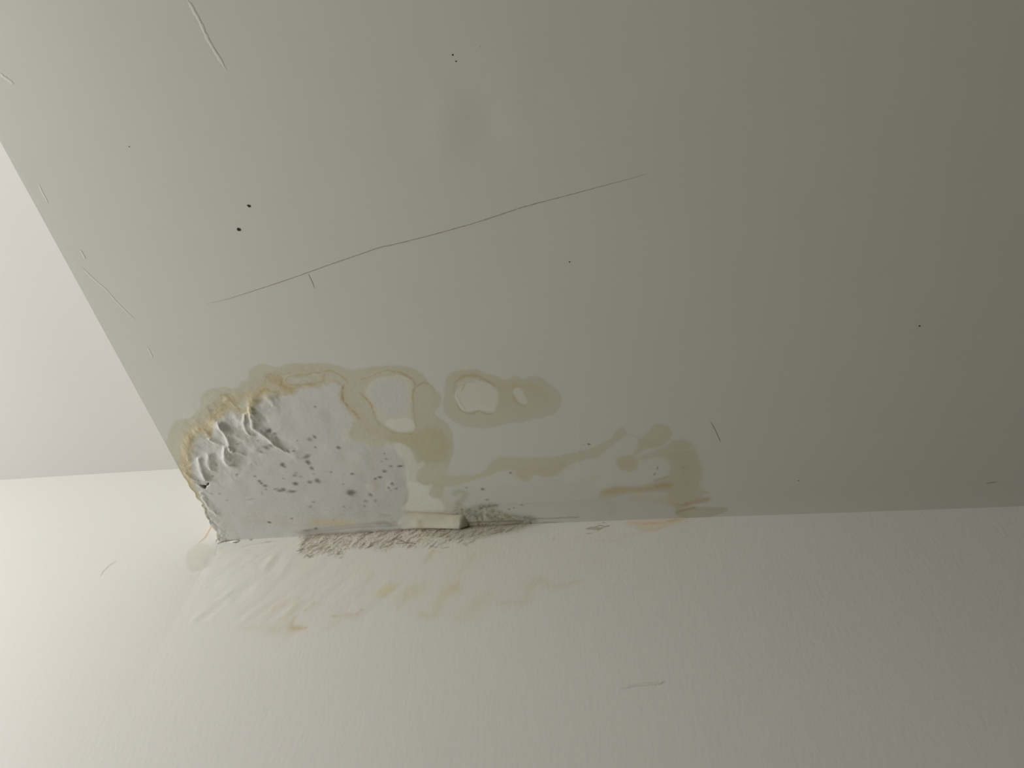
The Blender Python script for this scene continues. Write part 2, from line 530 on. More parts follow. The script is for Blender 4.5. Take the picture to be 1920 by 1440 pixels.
# ---- stain 2: oval with two cleared islands
OUT2 = [(837, 708), (850, 698), (869, 695), (882, 693), (892, 692), (908, 699), (929, 706), (946, 711), (962, 706), (972, 706), (983, 711), (993, 706), (1008, 706), (1022, 712), (1033, 722), (1046, 733), (1053, 747), (1050, 762),
        (1040, 775), (1020, 783), (1000, 786), (975, 793), (954, 793), (933, 800), (900, 803), (867, 798), (846, 787), (833, 772), (830, 756), (834, 740), (833, 728)]
m2 = S.poly(OUT2, 1.2)
S.mix(m2, HALO, 0.92)
S.mul(S.line([(848, 712), (870, 702), (895, 703), (925, 716), (950, 724), (980, 724), (1010, 726)], 10, taper=False), (1.0, 0.95, 0.84), 0.8)
S.mul(S.spot(955, 745, 26, 22), (0.99, 0.95, 0.84), 0.8)
S.mul(S.spot(1008, 740, 16, 16), (0.99, 0.95, 0.86), 0.7)
IA = [(853, 735), (862, 724), (872, 718), (887, 713), (908, 716), (925, 725), (934, 737), (933, 754), (929, 767), (922, 772), (910, 771), (897, 768), (884, 772), (872, 772), (862, 764), (856, 750)]
S.mix(S.poly(IA, 1.4), (1.04, 1.03, 0.98), 0.95)
S.mix(S.poly([(858, 735), (862, 748), (872, 762), (885, 766), (895, 758), (905, 762), (922, 765), (918, 770), (885, 770), (866, 765), (856, 748)], 2.0), WHITE, 0.4)
IB = [(961, 732), (968, 727), (976, 728), (982, 738), (988, 750), (985, 759), (977, 757), (968, 748), (963, 740)]
S.mix(S.poly(IB, 1.3), (1.03, 1.02, 0.96), 0.95)
for pts, w, a in (([(855, 716), (862, 709), (874, 705), (888, 704), (902, 709), (917, 717), (929, 723)], 2.6, 0.6), ([(866, 733), (868, 727), (874, 720)], 1.8, 0.5),
                  ([(856, 752), (860, 764), (870, 774), (885, 776), (898, 771), (912, 776), (925, 775)], 2.0, 0.6), ([(961, 738), (966, 750), (975, 759), (985, 762)], 2.0, 0.4), ([(958, 730), (966, 725), (976, 725)], 1.8, 0.4),
                  ([(855, 716), (852, 726), (852, 740)], 1.8, 0.35)):
    S.mix(S.line(pts, w), BROWN, a)
S.mul(S.line([(872, 718), (885, 716), (898, 717)], 1.3), (0.8, 0.78, 0.72), 0.5)

# ---- stain 3: ribbon and brown patch on the right
RIB = [(831, 891), (852, 892), (871, 891), (900, 889), (912, 877), (925, 862), (942, 857), (967, 857), (1000, 858), (1042, 855), (1079, 847), (1100, 843), (1133, 828), (1144, 824), (1156, 808), (1167, 801), (1173, 804), (1175, 814),
       (1162, 824), (1146, 837), (1129, 852), (1117, 859), (1087, 864), (1062, 874), (1046, 890), (1021, 895), (1004, 890), (996, 898), (985, 904), (973, 895), (966, 883), (944, 881), (925, 889), (892, 899), (867, 907), (845, 912), (831, 906)]
m3 = S.poly(RIB, 1.3)
P1 = [(1194, 838), (1196, 827), (1208, 816), (1217, 809), (1223, 799), (1237, 795), (1252, 799), (1260, 810), (1258, 822), (1248, 832), (1229, 839), (1212, 842), (1200, 850), (1188, 855), (1190, 846)]
P2 = [(1158, 857), (1183, 853), (1198, 862), (1194, 877), (1181, 884), (1165, 881), (1157, 868)]
P3 = [(1252, 834), (1259, 827), (1287, 825), (1302, 839), (1308, 850), (1312, 866), (1318, 879), (1316, 893), (1311, 905), (1314, 916), (1331, 924), (1314, 929), (1329, 936), (1326, 941), (1300, 949), (1285, 962), (1268, 966), (1262, 940), (1250, 924), (1208, 923), (1167, 929), (1144, 936), (1121, 934),
      (1136, 916), (1158, 912), (1179, 914), (1208, 910), (1229, 902), (1254, 891), (1257, 870), (1247, 858), (1229, 857), (1208, 861), (1200, 857), (1220, 848)]
P4 = [(1266, 968), (1292, 955), (1308, 953), (1358, 954), (1364, 958), (1352, 968), (1300, 980)]
mp1, mp2, mp3, mp4 = S.poly(P1, 1.4), S.poly(P2, 2.2), S.poly(P3, 1.8), S.poly(P4, 1.4, sharp=True)
tail = S.line([(1174, 814), (1186, 815), (1198, 821), (1200, 828)], 2.6, taper=False)
for q in (m3, mp1, mp3):
    S.mix(q, (0.89, 0.88, 0.76), 0.9)
S.mix(tail, HALO, 0.5)
S.mix(mp2, (0.90, 0.85, 0.70), 0.9)
S.mix(mp4, (0.84, 0.80, 0.68), 0.85)
for pts, w, c, a in (([(975, 890), (1000, 880), (1030, 884), (1055, 872)], 10, (0.90, 0.83, 0.67), 0.7), ([(935, 872), (960, 876), (985, 890)], 8, (0.91, 0.85, 0.72), 0.5),
                     ([(1205, 832), (1220, 834), (1235, 832)], 7, (0.92, 0.84, 0.70), 0.6), ([(1275, 850), (1285, 870), (1285, 900), (1275, 925)], 22, (0.87, 0.82, 0.68), 0.75),
                     ([(1136, 923), (1160, 918), (1190, 919), (1220, 915), (1255, 911)], 9, (0.83, 0.73, 0.54), 0.8), ([(1232, 912), (1245, 910), (1255, 908)], 5, (0.78, 0.63, 0.42), 0.6), ([(1146, 920), (1165, 920)], 6, (0.86, 0.72, 0.56), 0.6),
                     ([(1228, 902), (1240, 897), (1250, 894)], 3, (0.76, 0.68, 0.50), 0.6), ([(1290, 946), (1308, 941), (1326, 937)], 6.5, (0.85, 0.67, 0.52), 0.75), ([(1272, 948), (1281, 950), (1288, 946)], 4, (0.76, 0.62, 0.38), 0.7),
                     ([(1272, 963), (1288, 959), (1300, 955)], 3.5, (0.70, 0.55, 0.38), 0.7), ([(1170, 870), (1185, 872)], 7, (0.86, 0.78, 0.60), 0.5), ([(1200, 859), (1230, 856), (1255, 862)], 5, (0.95, 0.89, 0.78), 0.5),
                     ([(1190, 932), (1225, 935), (1255, 940)], 9, (0.95, 0.88, 0.78), 0.75), ([(1180, 925), (1200, 927)], 5, (1.0, 0.97, 0.88), 0.5), ([(1140, 940), (1150, 950), (1145, 965)], 8, (0.90, 0.88, 0.78), 0.4),
                     ([(1255, 930), (1262, 945), (1275, 955)], 7, (0.90, 0.80, 0.62), 0.6), ([(840, 900), (870, 897), (900, 893)], 8, (0.95, 0.91, 0.80), 0.4), ([(1112, 895), (1120, 892)], 5, (0.97, 0.92, 0.8), 0.5)):
    S.mix(S.line(pts, w, taper=False), c, a)
S.mix(S.line([(1255, 845), (1285, 844), (1303, 842)], 1.6), (1.02, 1.02, 0.97), 0.6)
S.mul(S.poly([(880, 948), (940, 942), (1000, 941), (1100, 937), (1130, 934), (1150, 938), (1170, 932), (1262, 945), (1275, 985), (1085, 1000), (880, 1010)], 3.0), (0.925, 0.93, 0.92), 0.8)  # shading of the coved filler strip, put into the ceiling colour
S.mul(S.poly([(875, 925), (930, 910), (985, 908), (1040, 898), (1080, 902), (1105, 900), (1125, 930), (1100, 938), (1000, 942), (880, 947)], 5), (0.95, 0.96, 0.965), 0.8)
S.mix(S.poly([(1050, 885), (1085, 878), (1084, 900), (1060, 906), (1049, 898)], 3), (1.03, 1.02, 0.97), 0.5)
id3 = S.poly([(838, 889), (871, 889), (900, 887), (912, 875), (925, 860), (942, 855), (1000, 856), (1042, 853), (1100, 841), (1133, 826), (1156, 806), (1167, 799), (1175, 804), (1177, 813), (1190, 816), (1205, 815), (1217, 807), (1225, 797),
              (1240, 793), (1254, 799), (1262, 812), (1262, 823), (1289, 823), (1304, 838), (1314, 866), (1320, 879), (1318, 893), (1314, 914), (1333, 924), (1322, 929), (1331, 937), (1310, 950), (1358, 953), (1366, 958), (1350, 985), (1085, 1000), (1010, 1000), (1005, 974), (960, 962), (930, 944), (880, 944), (855, 935), (838, 918)], 0.5, smooth=False)

# ---- the relief of the blistered skin
for pts, w, h in (([(410, 790), (414, 797), (419, 805), (425, 817), (430, 833), (433, 843)], 3.6, 6.0), ([(404, 790), (413, 796), (420, 800)], 7, 3.5),
                  ([(391, 822), (402, 828), (416, 833), (425, 835)], 2.8, 4.0), ([(422, 836), (422, 852), (424, 866), (432, 870)], 4.2, 6.5),
                  ([(460, 775), (458, 790), (462, 805), (470, 815)], 3.8, 5.5), ([(467, 764), (473, 785), (477, 801), (491, 811), (504, 822), (517, 834), (535, 845)], 4.4, 6.0),
                  ([(480, 770), (492, 778), (500, 790)], 7, -3.0), ([(390, 852), (392, 866), (396, 880)], 5.0, 5.0), ([(373, 858), (377, 880), (386, 900)], 5.0, 6.0),
                  ([(356, 903), (368, 906), (378, 913)], 3.0, 3.0), ([(378, 930), (384, 945), (395, 955), (404, 962)], 4.0, 3.0), ([(372, 926), (380, 921), (390, 925)], 2.5, 2.5),
                  ([(432, 845), (446, 848), (456, 852)], 2.6, 2.5), ([(364, 808), (378, 806), (388, 812)], 6, 3.0), ([(355, 820), (350, 840), (353, 862)], 7, 3.0),
                  ([(420, 752), (430, 750), (438, 760)], 4, 2.2), ([(474, 750), (470, 760), (476, 775)], 6, 3.5), ([(500, 745), (508, 750), (512, 760)], 6, 2.5), ([(520, 742), (530, 745)], 7, -1.8),
                  ([(545, 845), (550, 850), (556, 860)], 8, 1.8), ([(440, 780), (450, 790), (446, 800)], 6, 2.2), ([(345, 885), (356, 895), (366, 900)], 3, 2.5),
                  ([(340, 872), (350, 876), (360, 872)], 3, 1.5), ([(440, 815), (450, 822), (462, 826)], 6, 2.0), ([(405, 850), (404, 862), (408, 872)], 6, -2.5), ([(520, 820), (540, 832), (556, 842)], 8, -2.0),
                  ([(700, 702), (735, 700), (768, 710)], 3, 0.8), ([(862, 722), (888, 712), (915, 718)], 3, 0.9), ([(856, 740), (862, 758), (872, 768)], 3, 0.8),
                  ([(640, 725), (638, 745), (650, 765)], 5, 0.7), ([(380, 965), (500, 967), (640, 962), (750, 955)], 3, 0.5),
                  ([(1086, 780), (1086, 840), (1088, 905)], 2.0, 0.2), ([(880, 947), (1000, 942), (1125, 936)], 2.2, 0.7)):
    S.bump(S.line(pts, w * 1.05, taper=True), h * 0.30)
    if h > 1.2:
        S.bump(S.line([(u + 3.5, v + 0.5) for u, v in pts], w * 2.3, taper=True), h * 0.42)
S.bump(S.spot(432, 858, 12, 14, soft=1.0), 3.5)
S.bump(S.spot(410, 800, 12, 12, soft=1.0), 2.0)
left_zone = blur((S.poly([(345, 800), (400, 740), (470, 735), (520, 750), (520, 840), (450, 890), (395, 930), (350, 900)], 12)), 1)
S.bump(left_zone * (0.8 * S.n1 + 0.15 * S.n2), 0.8)
S.bump(inner * noise(nS, 24, 5), 0.45)
S.bump(m1 * S.n2, 0.06)
flake = S.poly([(420, 775), (455, 775), (462, 800), (448, 812), (428, 805)], 5)
S.bump(flake * S.n3, 0.18)
edge_zone = np.exp(-((S.A0 - XE) / 0.022) ** 2) * np.clip((S.B0 - 0.90) / 0.03, 0, 1)
S.bump(edge_zone * (S.n1 + 0.7 * S.n2), 0.9)
# shallow filler strip along the wall
strip = np.clip((S.B0 - (YW - 0.050)) / 0.050, 0, 1) ** 2
S.h += strip * 0.003 * np.clip((S.A0 - XE - 0.05) / 0.1, 0, 1)

# ---- mould spots on the membrane (each a part)
SPOTS = [(505, 807, 5, 2.5, .5, 1), (515.6, 813, 3, 2.2, 0, .7), (508, 835, 6, 3.5, 0, .9), (499, 840, 6, 3, -.4, .8), (489, 847, 6, 1.8, -.5, .5), (483, 826, 2.5, 1.5, 0, .5), (446, 833, 3.5, 1.6, 0, .5), (590.6, 763, 2, 1.2, 0, .8),
         (589.6, 819, 3.2, 2.4, .5, .9), (580, 823.5, 4, 3, .3, .6), (558, 826, 2, 1.5, 0, .6), (590.6, 839, 2.2, 1.8, 0, .6), (635, 839.6, 4, 2.5, .3, .9), (550, 845, 2.6, 1.2, 0, .7), (575, 856, 7, 2.8, .45, .8), (578, 867, 4, 3.6, 0, 1),
         (584, 878, 3.6, 3, -.3, .85), (587.5, 889, 2, 1.6, 0, .4), (530, 871.5, 4.5, 3, .5, 1), (535, 875.6, 3, 2, .5, .7), (554, 887, 3, 1.6, 0, .4), (552, 891.6, 4.5, 2, 0, .6), (563.5, 894, 3.4, 1.5, 0, .4), (532, 897.5, 2.4, 1.3, -.4, .6),
         (554, 907, 4.8, 3.3, 0, 1), (581, 904, 4.5, 2.8, 0, .8), (595, 902, 4.8, 4, 0, .9), (471, 869, 2, 1.2, 0, .4), (444, 890, 3, 1.6, .4, .6), (478, 893, 2.6, 1.6, 0, .7), (399.6, 893, 2.6, 1.8, 0, .7), (486.5, 902, 4, 2.4, 0, .9),
         (490.6, 906, 3.6, 2, .3, .9), (497, 911, 3.8, 2.4, .2, .85), (499.6, 918, 2.5, 1.6, 0, .5), (411.5, 925.6, 3, 1.8, .3, .5), (524, 920, 5, 2.2, 0, .8), (531, 918, 4.2, 3, 0, .9), (547, 921.5, 8, 2.6, .05, .85), (517, 917, 5, 1.4, .2, .6),
         (490.6, 924.6, 2, 2.4, 0, .4), (469, 936, 7, 1.2, 0, .45), (425, 938, 2.4, 1.3, 0, .4), (620, 885, 2.3, 1.8, 0, .5), (660, 888.5, 3.4, 2.2, 0, .8), (643, 907, 2.2, 1.6, 0, .5), (658, 924, 8.5, 5, 0, 1.05), (694, 928, 4, 3, .3, .7),
         (587, 941, 3.3, 1.6, -.3, .6), (581, 950, 4, 2, .5, .4), (645, 950, 2.2, 1.8, 0, .5), (720, 883.5, 3.4, 2.2, 0, .9), (713, 895, 3.6, 2.2, 0, .95), (704, 898, 2.8, 2.2, 0, .8), (733, 874, 2.8, 1.6, 0, .7), (750, 873.5, 4, 1.8, 0, 1),
         (724, 861, 2.2, 1.6, 0, .6), (721, 850.6, 1.6, 1.2, 0, .6), (714.6, 866, 2, 1.2, 0, .4), (735, 907, 2.5, 2, 0, .85), (729, 914, 2.2, 2, 0, .7), (733, 919, 2, 1.5, 0, .5), (743, 916, 2.3, 1.8, 0, .6), (686, 940, 4.5, 3, 0, .45),
         (703.5, 939, 3.4, 2.4, 0, .5), (683, 949, 3, 2, 0, .45), (505, 980, 3.4, 2.4, 0, 1.1), (547, 973, 2.6, 2, 0, .7), (594, 993, 3.6, 2, 0, .7), (577, 996.5, 9, 2.2, 0, .45), (737, 910, 2, 1.4, 0, .4)]
SP_IDS = {}
sid = 100
for (u, v, rx, ry, rot, dk) in SPOTS:
    mm = S.spot(u, v, rx * 0.95, ry * 1.2, -rot, soft=1.4)
    S.mul(mm, (0.30, 0.31, 0.28), min(0.95, dk * 0.95))
    S.bump(mm, 0.05)
    SP_IDS[sid] = mm
    sid += 1
SP3 = [(957, 886.6, 2.4, 1.6, -.5, .9), (905, 917, 2.6, 1.8, -.4, .95), (875, 914.6, 2.2, 1.6, 0, .5), (912.5, 936.6, 3.4, 1.6, 0, .7), (978, 947, 2.4, 1.4, -.4, .8), (963.5, 953, 2, 1.4, 0, .7), (955, 956, 2, 1.3, 0, .7),
       (1232, 877.7, 1.6, 2, 0, .7), (1228, 889, 1.8, 1.8, -.5, .7), (1281, 876, 1.4, 1.2, 0, .5)]
SP3_IDS = {}
for (u, v, rx, ry, rot, dk) in SP3:
    mm = S.spot(u, v, rx, ry * 1.3, -rot, soft=1.3)
    S.mul(mm, (0.35, 0.35, 0.32), min(0.95, dk * 0.9))
    SP3_IDS[sid] = mm
    sid += 1
# random faint peppering in the lower part
rng = random.Random(5)
for k in range(150):
    u, v = rng.uniform(420, 750), rng.uniform(850, 990)
    S.mul(S.spot(u, v, rng.uniform(0.8, 2.2), rng.uniform(0.8, 1.6)), (0.75, 0.75, 0.70), rng.uniform(.15, .5))
# tear in the skin near the edge
tear = np.maximum(S.spot(383, 913, 3.4, 3.6, 0, 2.0), np.maximum(S.line([(383, 913), (388, 910), (391, 906)], 1.5), S.line([(383, 913), (376, 908)], 0.9)))
S.mul(tear, (0.10, 0.085, 0.07), 1.0)
S.h -= tear * 0.004
S.mul(S.spot(1105, 833, 2.0, 1.5), (0.2, 0.2, 0.18), .9)
S.mul(S.spot(1095, 834, 1.2, 1.0), (0.5, 0.5, 0.48), .6)

CE, ST1, ST2, ST3, MP = 0, 1, 2, 3, 4
S.claim(id3, ST3)
S.claim(out1_id, ST1)
S.claim(m2, ST2)
S.claim(mb, MP, 0.45)
S.claim(tear, 5, 0.45)
for k, mm in list(SP_IDS.items()) + list(SP3_IDS.items()):
    S.claim(mm, k, 0.42)


def tensor(sheet, a_lo, a_hi, b_lo, b_hi, coarse=0.012):
    """extend the fine raster with coarse bands out to the full surface"""
    def ext(c, lo, hi):
        pre = list(np.linspace(lo, c[0], max(2, int((c[0] - lo) / coarse)))[:-1]) if c[0] - lo > 1e-6 else []
        post = list(np.linspace(c[-1], hi, max(2, int((hi - c[-1]) / coarse)))[1:]) if hi - c[-1] > 1e-6 else []
        return np.array(pre + list(c) + post), len(pre), len(post)
    A, ap, aq = ext(sheet.a, a_lo, a_hi)
    B, bp, bq = ext(sheet.b, b_lo, b_hi)
    pad = ((bp, bq), (ap, aq))
    h = np.pad(sheet.h, pad, mode='edge')
    C = np.stack([np.pad(sheet.C[..., i], pad, mode='edge') for i in range(3)], -1)
    ids = np.pad(sheet.ids, pad, mode='constant')
    return A, B, h, C, ids


_J = [(410, 1015, 0), (472, 1011, .5), (566, 1005.5, 1), (642, 1000, 1), (717, 996, 1), (835, 992.5, 1), (900, 986.5, 1), (1000, 981.5, 1), (1085, 978, 1), (1300, 971, 1), (1500, 964, 1), (1920, 949, 1)]
_jx = [on_soffit(u, v, 0.003 * k)[0] for u, v, k in _J]
_jy = [YW - on_soffit(u, v, 0.003 * k)[1] for u, v, k in _J]

_fit = np.polyfit(_jx, _jy, 4)


def bow(x):
    """the back wall's plaster swells about a centimetre along its top"""
    return np.polyval(_fit, np.clip(x, _jx[0], _jx[-1]))


def build_cells(P, C, ids, flip):
    nb, na = ids.shape
    idx = np.arange(nb * na).reshape(nb, na)
    q = np.stack([idx[:-1, :-1], idx[:-1, 1:], idx[1:, 1:], idx[1:, :-1]], -1).reshape(-1, 4)
    if flip:
        q = q[:, ::-1]
    cid = ids[:-1, :-1].reshape(-1)
    P, C = P.reshape(-1, 3), C.reshape(-1, 3)
    return P, C, q, cid


A, B, h, C, ids = tensor(S, XE, XR, YB, YW)
AA, BB = np.meshgrid(A, B)
# gentle hollows in the plasterboard further out
far = np.zeros_like(AA)
for u, v, r, mm in ((850, 215, 0.035, 0.9), (905, 235, 0.05, -1.0), (960, 150, 0.06, 0.7), (820, 260, 0.025, 0.4), (1010, 195, 0.03, -0.5), (40, 330, 0.02, 0.3)):
    x, y = on_soffit(u, v)
    far += mm * 0.001 * np.exp(-((AA - x) ** 2 + (BB - y) ** 2) / r ** 2)
h = h + far
# worn edge of the lowered ceiling near the wall; wall side follows the swelling plaster
wear = np.zeros_like(BB)
for v, mm in ((905, 2.0), (925, 5.0), (943, 8.0), (958, 4.5), (975, 3.0), (997, 5.0)):
    _, y = on_soffit(370 + (v - 943) * .53, v)
    wear += mm * 0.001 * np.exp(-((BB - y) / 0.010) ** 2)
XX = AA + wear * np.exp(-(AA - XE) / 0.02)
yk = np.clip((BB - 0.95) / (YW - 0.95), 0, 1)
YY = BB - bow(AA) * yk ** 2
P = np.stack([XX, YY, SOFFIT - h], -1)
P, CC, Q, cid = build_cells(P, C, ids, True)
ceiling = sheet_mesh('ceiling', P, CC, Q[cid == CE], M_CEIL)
tag(ceiling, 'lowered grey-white ceiling panel with water damage in its corner', kind='structure')
st1 = sheet_mesh('water_stain', P, CC, Q[cid == ST1], M_CEIL)
tag(st1, 'large blistered water stain with brown tide lines and mould spots in the ceiling corner', 'water stain', 'water stains on the lowered ceiling')
st2 = sheet_mesh('water_stain', P, CC, Q[cid == ST2], M_CEIL)
tag(st2, 'detached oval yellowish water stain on the ceiling with two pale islands inside', 'water stain', 'water stains on the lowered ceiling')
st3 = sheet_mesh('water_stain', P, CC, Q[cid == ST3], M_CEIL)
tag(st3, 'long ribbon-like water stain on the ceiling ending in a brown patch at its right', 'water stain', 'water stains on the lowered ceiling')
mp_ = sheet_mesh('mould_patch', P, CC, Q[cid == MP], M_CEIL)
tag(mp_, 'dark grey mould patch on the ceiling right of the bulging plaster lump', 'mould')
te = sheet_mesh('tear', P, CC, Q[cid == 5], M_CEIL, st1)
tag(te, 'small black tear in the peeling paint')
for k in SP_IDS:
    q = Q[cid == k]
    if len(q):
        sheet_mesh('mould_spot', P, CC, q, M_CEIL, st1)
for k in SP3_IDS:
    q = Q[cid == k]
    if len(q):
        sheet_mesh('mould_spot', P, CC, q, M_CEIL, st3)

# body of the lowered ceiling above its skin, with its step up to the raised ceiling
step_v, step_f = [], []
sy = B[::3] if (len(B) - 1) % 3 == 0 else np.append(B[::3], B[-1])
col0 = P.reshape(len(B), len(A), 3)[:, 0]
for j in range(len(B)):
    step_v += [tuple(col0[j]), (XE, float(col0[j][1]), UPPER + 0.02)]
for j in range(len(B) - 1):
    step_f.append((2 * j, 2 * j + 1, 2 * j + 3, 2 * j + 2))
step = link_mesh('ceiling_step', step_v, step_f, M_PLAIN, ceiling)
boxes('ceiling_slab', [(XE + 0.02, XR, YB, YW + 0.2, SOFFIT + 0.03, UPPER + 0.2)], M_PLAIN, ceiling)

# ================================================================ BACK WALL
Wl = Sheet(-1.02, 0.22, SOFFIT - 0.30, SOFFIT + 0.012, on_wall, WALLP, 31)
nW = Wl.sh
YEL = (0.97, 0.93, 0.78)
wash = Wl.poly([(405, 1020), (560, 1005), (800, 990), (1000, 982), (1150, 985), (1170, 1030), (1110, 1090), (1040, 1112), (990, 1135), (920, 1150), (870, 1168), (800, 1165), (740, 1148), (690, 1150), (640, 1172), (570, 1190), (480, 1188), (440, 1150), (470, 1100), (420, 1060)], 14)
Wl.mix(wash, (0.985, 0.98, 0.93), 0.75)
Wl.mul(wash * np.clip(noise(nW, 40, 13), 0, 1), (0.985, 0.975, 0.93), 0.6)
for pts, w, c, a in (([(512, 1148), (525, 1137), (545, 1124)], 5, (0.97, 0.90, 0.82), 0.6), ([(530, 1165), (545, 1150), (560, 1128)], 7, (0.97, 0.91, 0.80), 0.5), ([(572, 1150), (583, 1141), (592, 1135)], 4, (0.93, 0.85, 0.74), 0.6),
                     ([(556, 1160), (550, 1170), (549, 1180), (560, 1182), (576, 1180)], 3.4, (0.90, 0.80, 0.64), 0.7), ([(460, 1180), (500, 1182), (540, 1186), (570, 1184)], 8, (0.94, 0.91, 0.83), 0.5),
                     ([(625, 1160), (646, 1158), (667, 1158), (680, 1148)], 3.6, (0.92, 0.85, 0.75), 0.65), ([(614, 1182), (630, 1176), (640, 1168)], 5, (0.95, 0.90, 0.82), 0.35), ([(680, 1148), (692, 1133), (708, 1121)], 4, (0.92, 0.90, 0.84), 0.4),
                     ([(766, 1120), (757, 1136), (748, 1150)], 5, (0.94, 0.91, 0.80), 0.5), ([(790, 1153), (804, 1162), (818, 1156), (826, 1135), (850, 1114), (862, 1096)], 5.5, (0.94, 0.90, 0.78), 0.55), ([(830, 1120), (850, 1110), (865, 1118)], 9, (0.95, 0.91, 0.79), 0.5),
                     ([(858, 1166), (883, 1158), (903, 1132), (921, 1120)], 9, (0.95, 0.925, 0.82), 0.5), ([(942, 1137), (987, 1134), (993, 1110), (1012, 1095), (1042, 1108), (1092, 1096)], 6, (0.95, 0.91, 0.81), 0.5),
                     ([(814, 1040), (806, 1052), (798, 1064)], 4, (0.90, 0.84, 0.73), 0.5), ([(810, 1040), (830, 1044)], 4, (0.96, 0.89, 0.80), 0.4), ([(895, 1048), (880, 1056)], 5, (0.94, 0.89, 0.80), 0.4), ([(704, 1075), (695, 1092), (688, 1102)], 4, (0.95, 0.91, 0.79), 0.4),
                     ([(885, 1060), (858, 1090), (845, 1110)], 6, (0.96, 0.935, 0.86), 0.4), ([(760, 1060), (740, 1090)], 5, (0.96, 0.94, 0.88), 0.3)):
    Wl.mul(Wl.line(pts, w * 1.9), c, min(1.0, a * 1.05) * np.clip(0.75 + 0.5 * Wl.n1, 0, 1))
    Wl.mul(Wl.line(pts, w * 0.9), c, min(1.0, a * 0.5))
e1 = Wl.spot(726, 1113, 17, 10, 0.55, soft=1.6)
e2 = Wl.spot(777, 1115, 21, 12, 0.6, soft=1.3)
Wl.mix(e1, (0.93, 0.88, 0.66), 0.95)
Wl.mix(e2, (0.93, 0.895, 0.74), 0.8)
# damp patch left of the corner
damp = Wl.poly([(352, 1035), (362, 1026), (370, 1020), (384, 1020), (400, 1030), (403, 1046), (392, 1061), (380, 1068), (368, 1072), (356, 1072), (349, 1058)], 1.8)
Wl.mix(damp, (0.90, 0.91, 0.86), 0.85)
Wl.mix(Wl.line([(350, 1068), (360, 1075), (375, 1074), (390, 1066)], 2.2), (1.06, 1.06, 1.05), 0.5)
# orange stain on the right
O1 = [(1168, 990), (1190, 983), (1215, 979), (1260, 972), (1300, 968), (1284, 984), (1262, 994), (1240, 1001), (1215, 1004), (1190, 997)]
mo = Wl.poly(O1, 3.0)
Wl.mix(mo, (0.98, 0.89, 0.72), 0.7)
for pts, w, c, a in (([(1180, 989), (1200, 991), (1222, 989), (1240, 990), (1258, 985), (1282, 980)], 3.4, (0.98, 0.80, 0.58), 0.7), ([(1250, 986), (1262, 984), (1272, 981)], 3.0, (0.90, 0.68, 0.44), 0.6), ([(1218, 989), (1230, 989)], 2.6, (0.90, 0.72, 0.50), 0.6),
                     ([(1190, 998), (1215, 1003), (1245, 998)], 3, (0.96, 0.88, 0.70), 0.5), ([(1083, 1016), (1146, 1024), (1187, 1010), (1215, 1004)], 4, (0.97, 0.92, 0.83), 0.4)):
    Wl.mix(Wl.line(pts, w), c, a)
# grey strips right under the joint
Wl.mix(Wl.poly([(406, 1014), (566, 1003), (566, 1018), (540, 1017), (508, 1020), (477, 1022), (446, 1032), (420, 1036)], 1.4), (0.93, 0.935, 0.92), 0.7)
Wl.mul(Wl.poly([(990, 980), (1100, 974), (1170, 972), (1170, 984), (1060, 995), (1040, 1006), (1000, 1010), (960, 1005)], 3), (0.93, 0.94, 0.93), 0.6)

# mould band
MW = [(567, 996), (640, 985), (760, 980), (880, 978), (1000, 976), (1015, 984), (996, 994), (954, 1006), (912, 1016), (879, 1030), (850, 1026), (833, 1036), (808, 1031), (781, 1037), (746, 1033), (725, 1042), (705, 1040), (683, 1034), (650, 1040), (644, 1053), (612, 1043), (579, 1049), (562, 1043), (568, 1022)]
mw = Wl.poly(MW, 3.0)
dens = np.clip(1.15 - (Wl.A0 - on_wall(600, 1020)[0]) / 0.50, 0.25, 1.0)
low = np.clip((Wl.B0 - on_wall(650, 1058)[1]) / 0.055, 0.15, 1)
Wl.mix(mw * low, (0.88, 0.85, 0.79), 0.95)
Wl.mul(Wl.poly([(830, 990), (1000, 975), (1030, 984), (1000, 996), (950, 1010), (880, 1018), (800, 1012)], 4), (0.72, 0.71, 0.66), 0.85)  # grey-olive shading under the joint, painted into the wall colour
Wl.mul(np.exp(-((Wl.B0 - SOFFIT + 0.002) / 0.006) ** 2) * np.clip((Wl.A0 - jx(560)) / 0.02, 0, 1) * np.clip((jx(1000) - Wl.A0) / 0.05, 0, 1), (0.6, 0.54, 0.48), 0.75)  # dark brown line along the top, following the joint
Wl.mul(mw * dens * np.clip(0.3 + Wl.n2, 0, 1), (0.78, 0.72, 0.66), 0.55)
Wl.mul(mw * dens * np.clip(Wl.n3 * 1.5, 0, 1), (0.68, 0.63, 0.57), 0.5)
rng = random.Random(21)
cnt = 0
marks = np.zeros(nW)
ridg = np.zeros(nW)
while cnt < 260:
    u = 565 + 440 * rng.random() ** 1.35
    top = 1015 - (u - 410) * 0.0548
    v = top + 46 * rng.random() ** 1.15
    x, z = on_wall(u, v)
    i, j = int((x - Wl.a[0]) / STEP), int((z - Wl.b[0]) / STEP)
    if not (0 <= i < nW[1] and 0 <= j < nW[0]) or mw[j, i] < 0.35:
        continue
    cnt += 1
    L = rng.uniform(2.0, 8.0)
    sl = rng.uniform(0.25, 0.75)
    ln = Wl.line([(u - L, v + L * sl), (u, v + rng.uniform(-.8, .8)), (u + L, v - L * sl)], rng.uniform(0.8, 2.2))
    marks = np.maximum(marks, ln * rng.uniform(0.25, 0.95) * (1.0 if u < 880 else 0.65))
    rd = Wl.line([(u - L - 1, v + L * sl - 3), (u, v - 3), (u + L, v - L * sl - 3)], 1.6)
    ridg = np.maximum(ridg, rd)
Wl.mul(marks, (0.44, 0.38, 0.33), 0.95)
Wl.bump(ridg, 0.5)
Wl.bump(marks, -0.3)
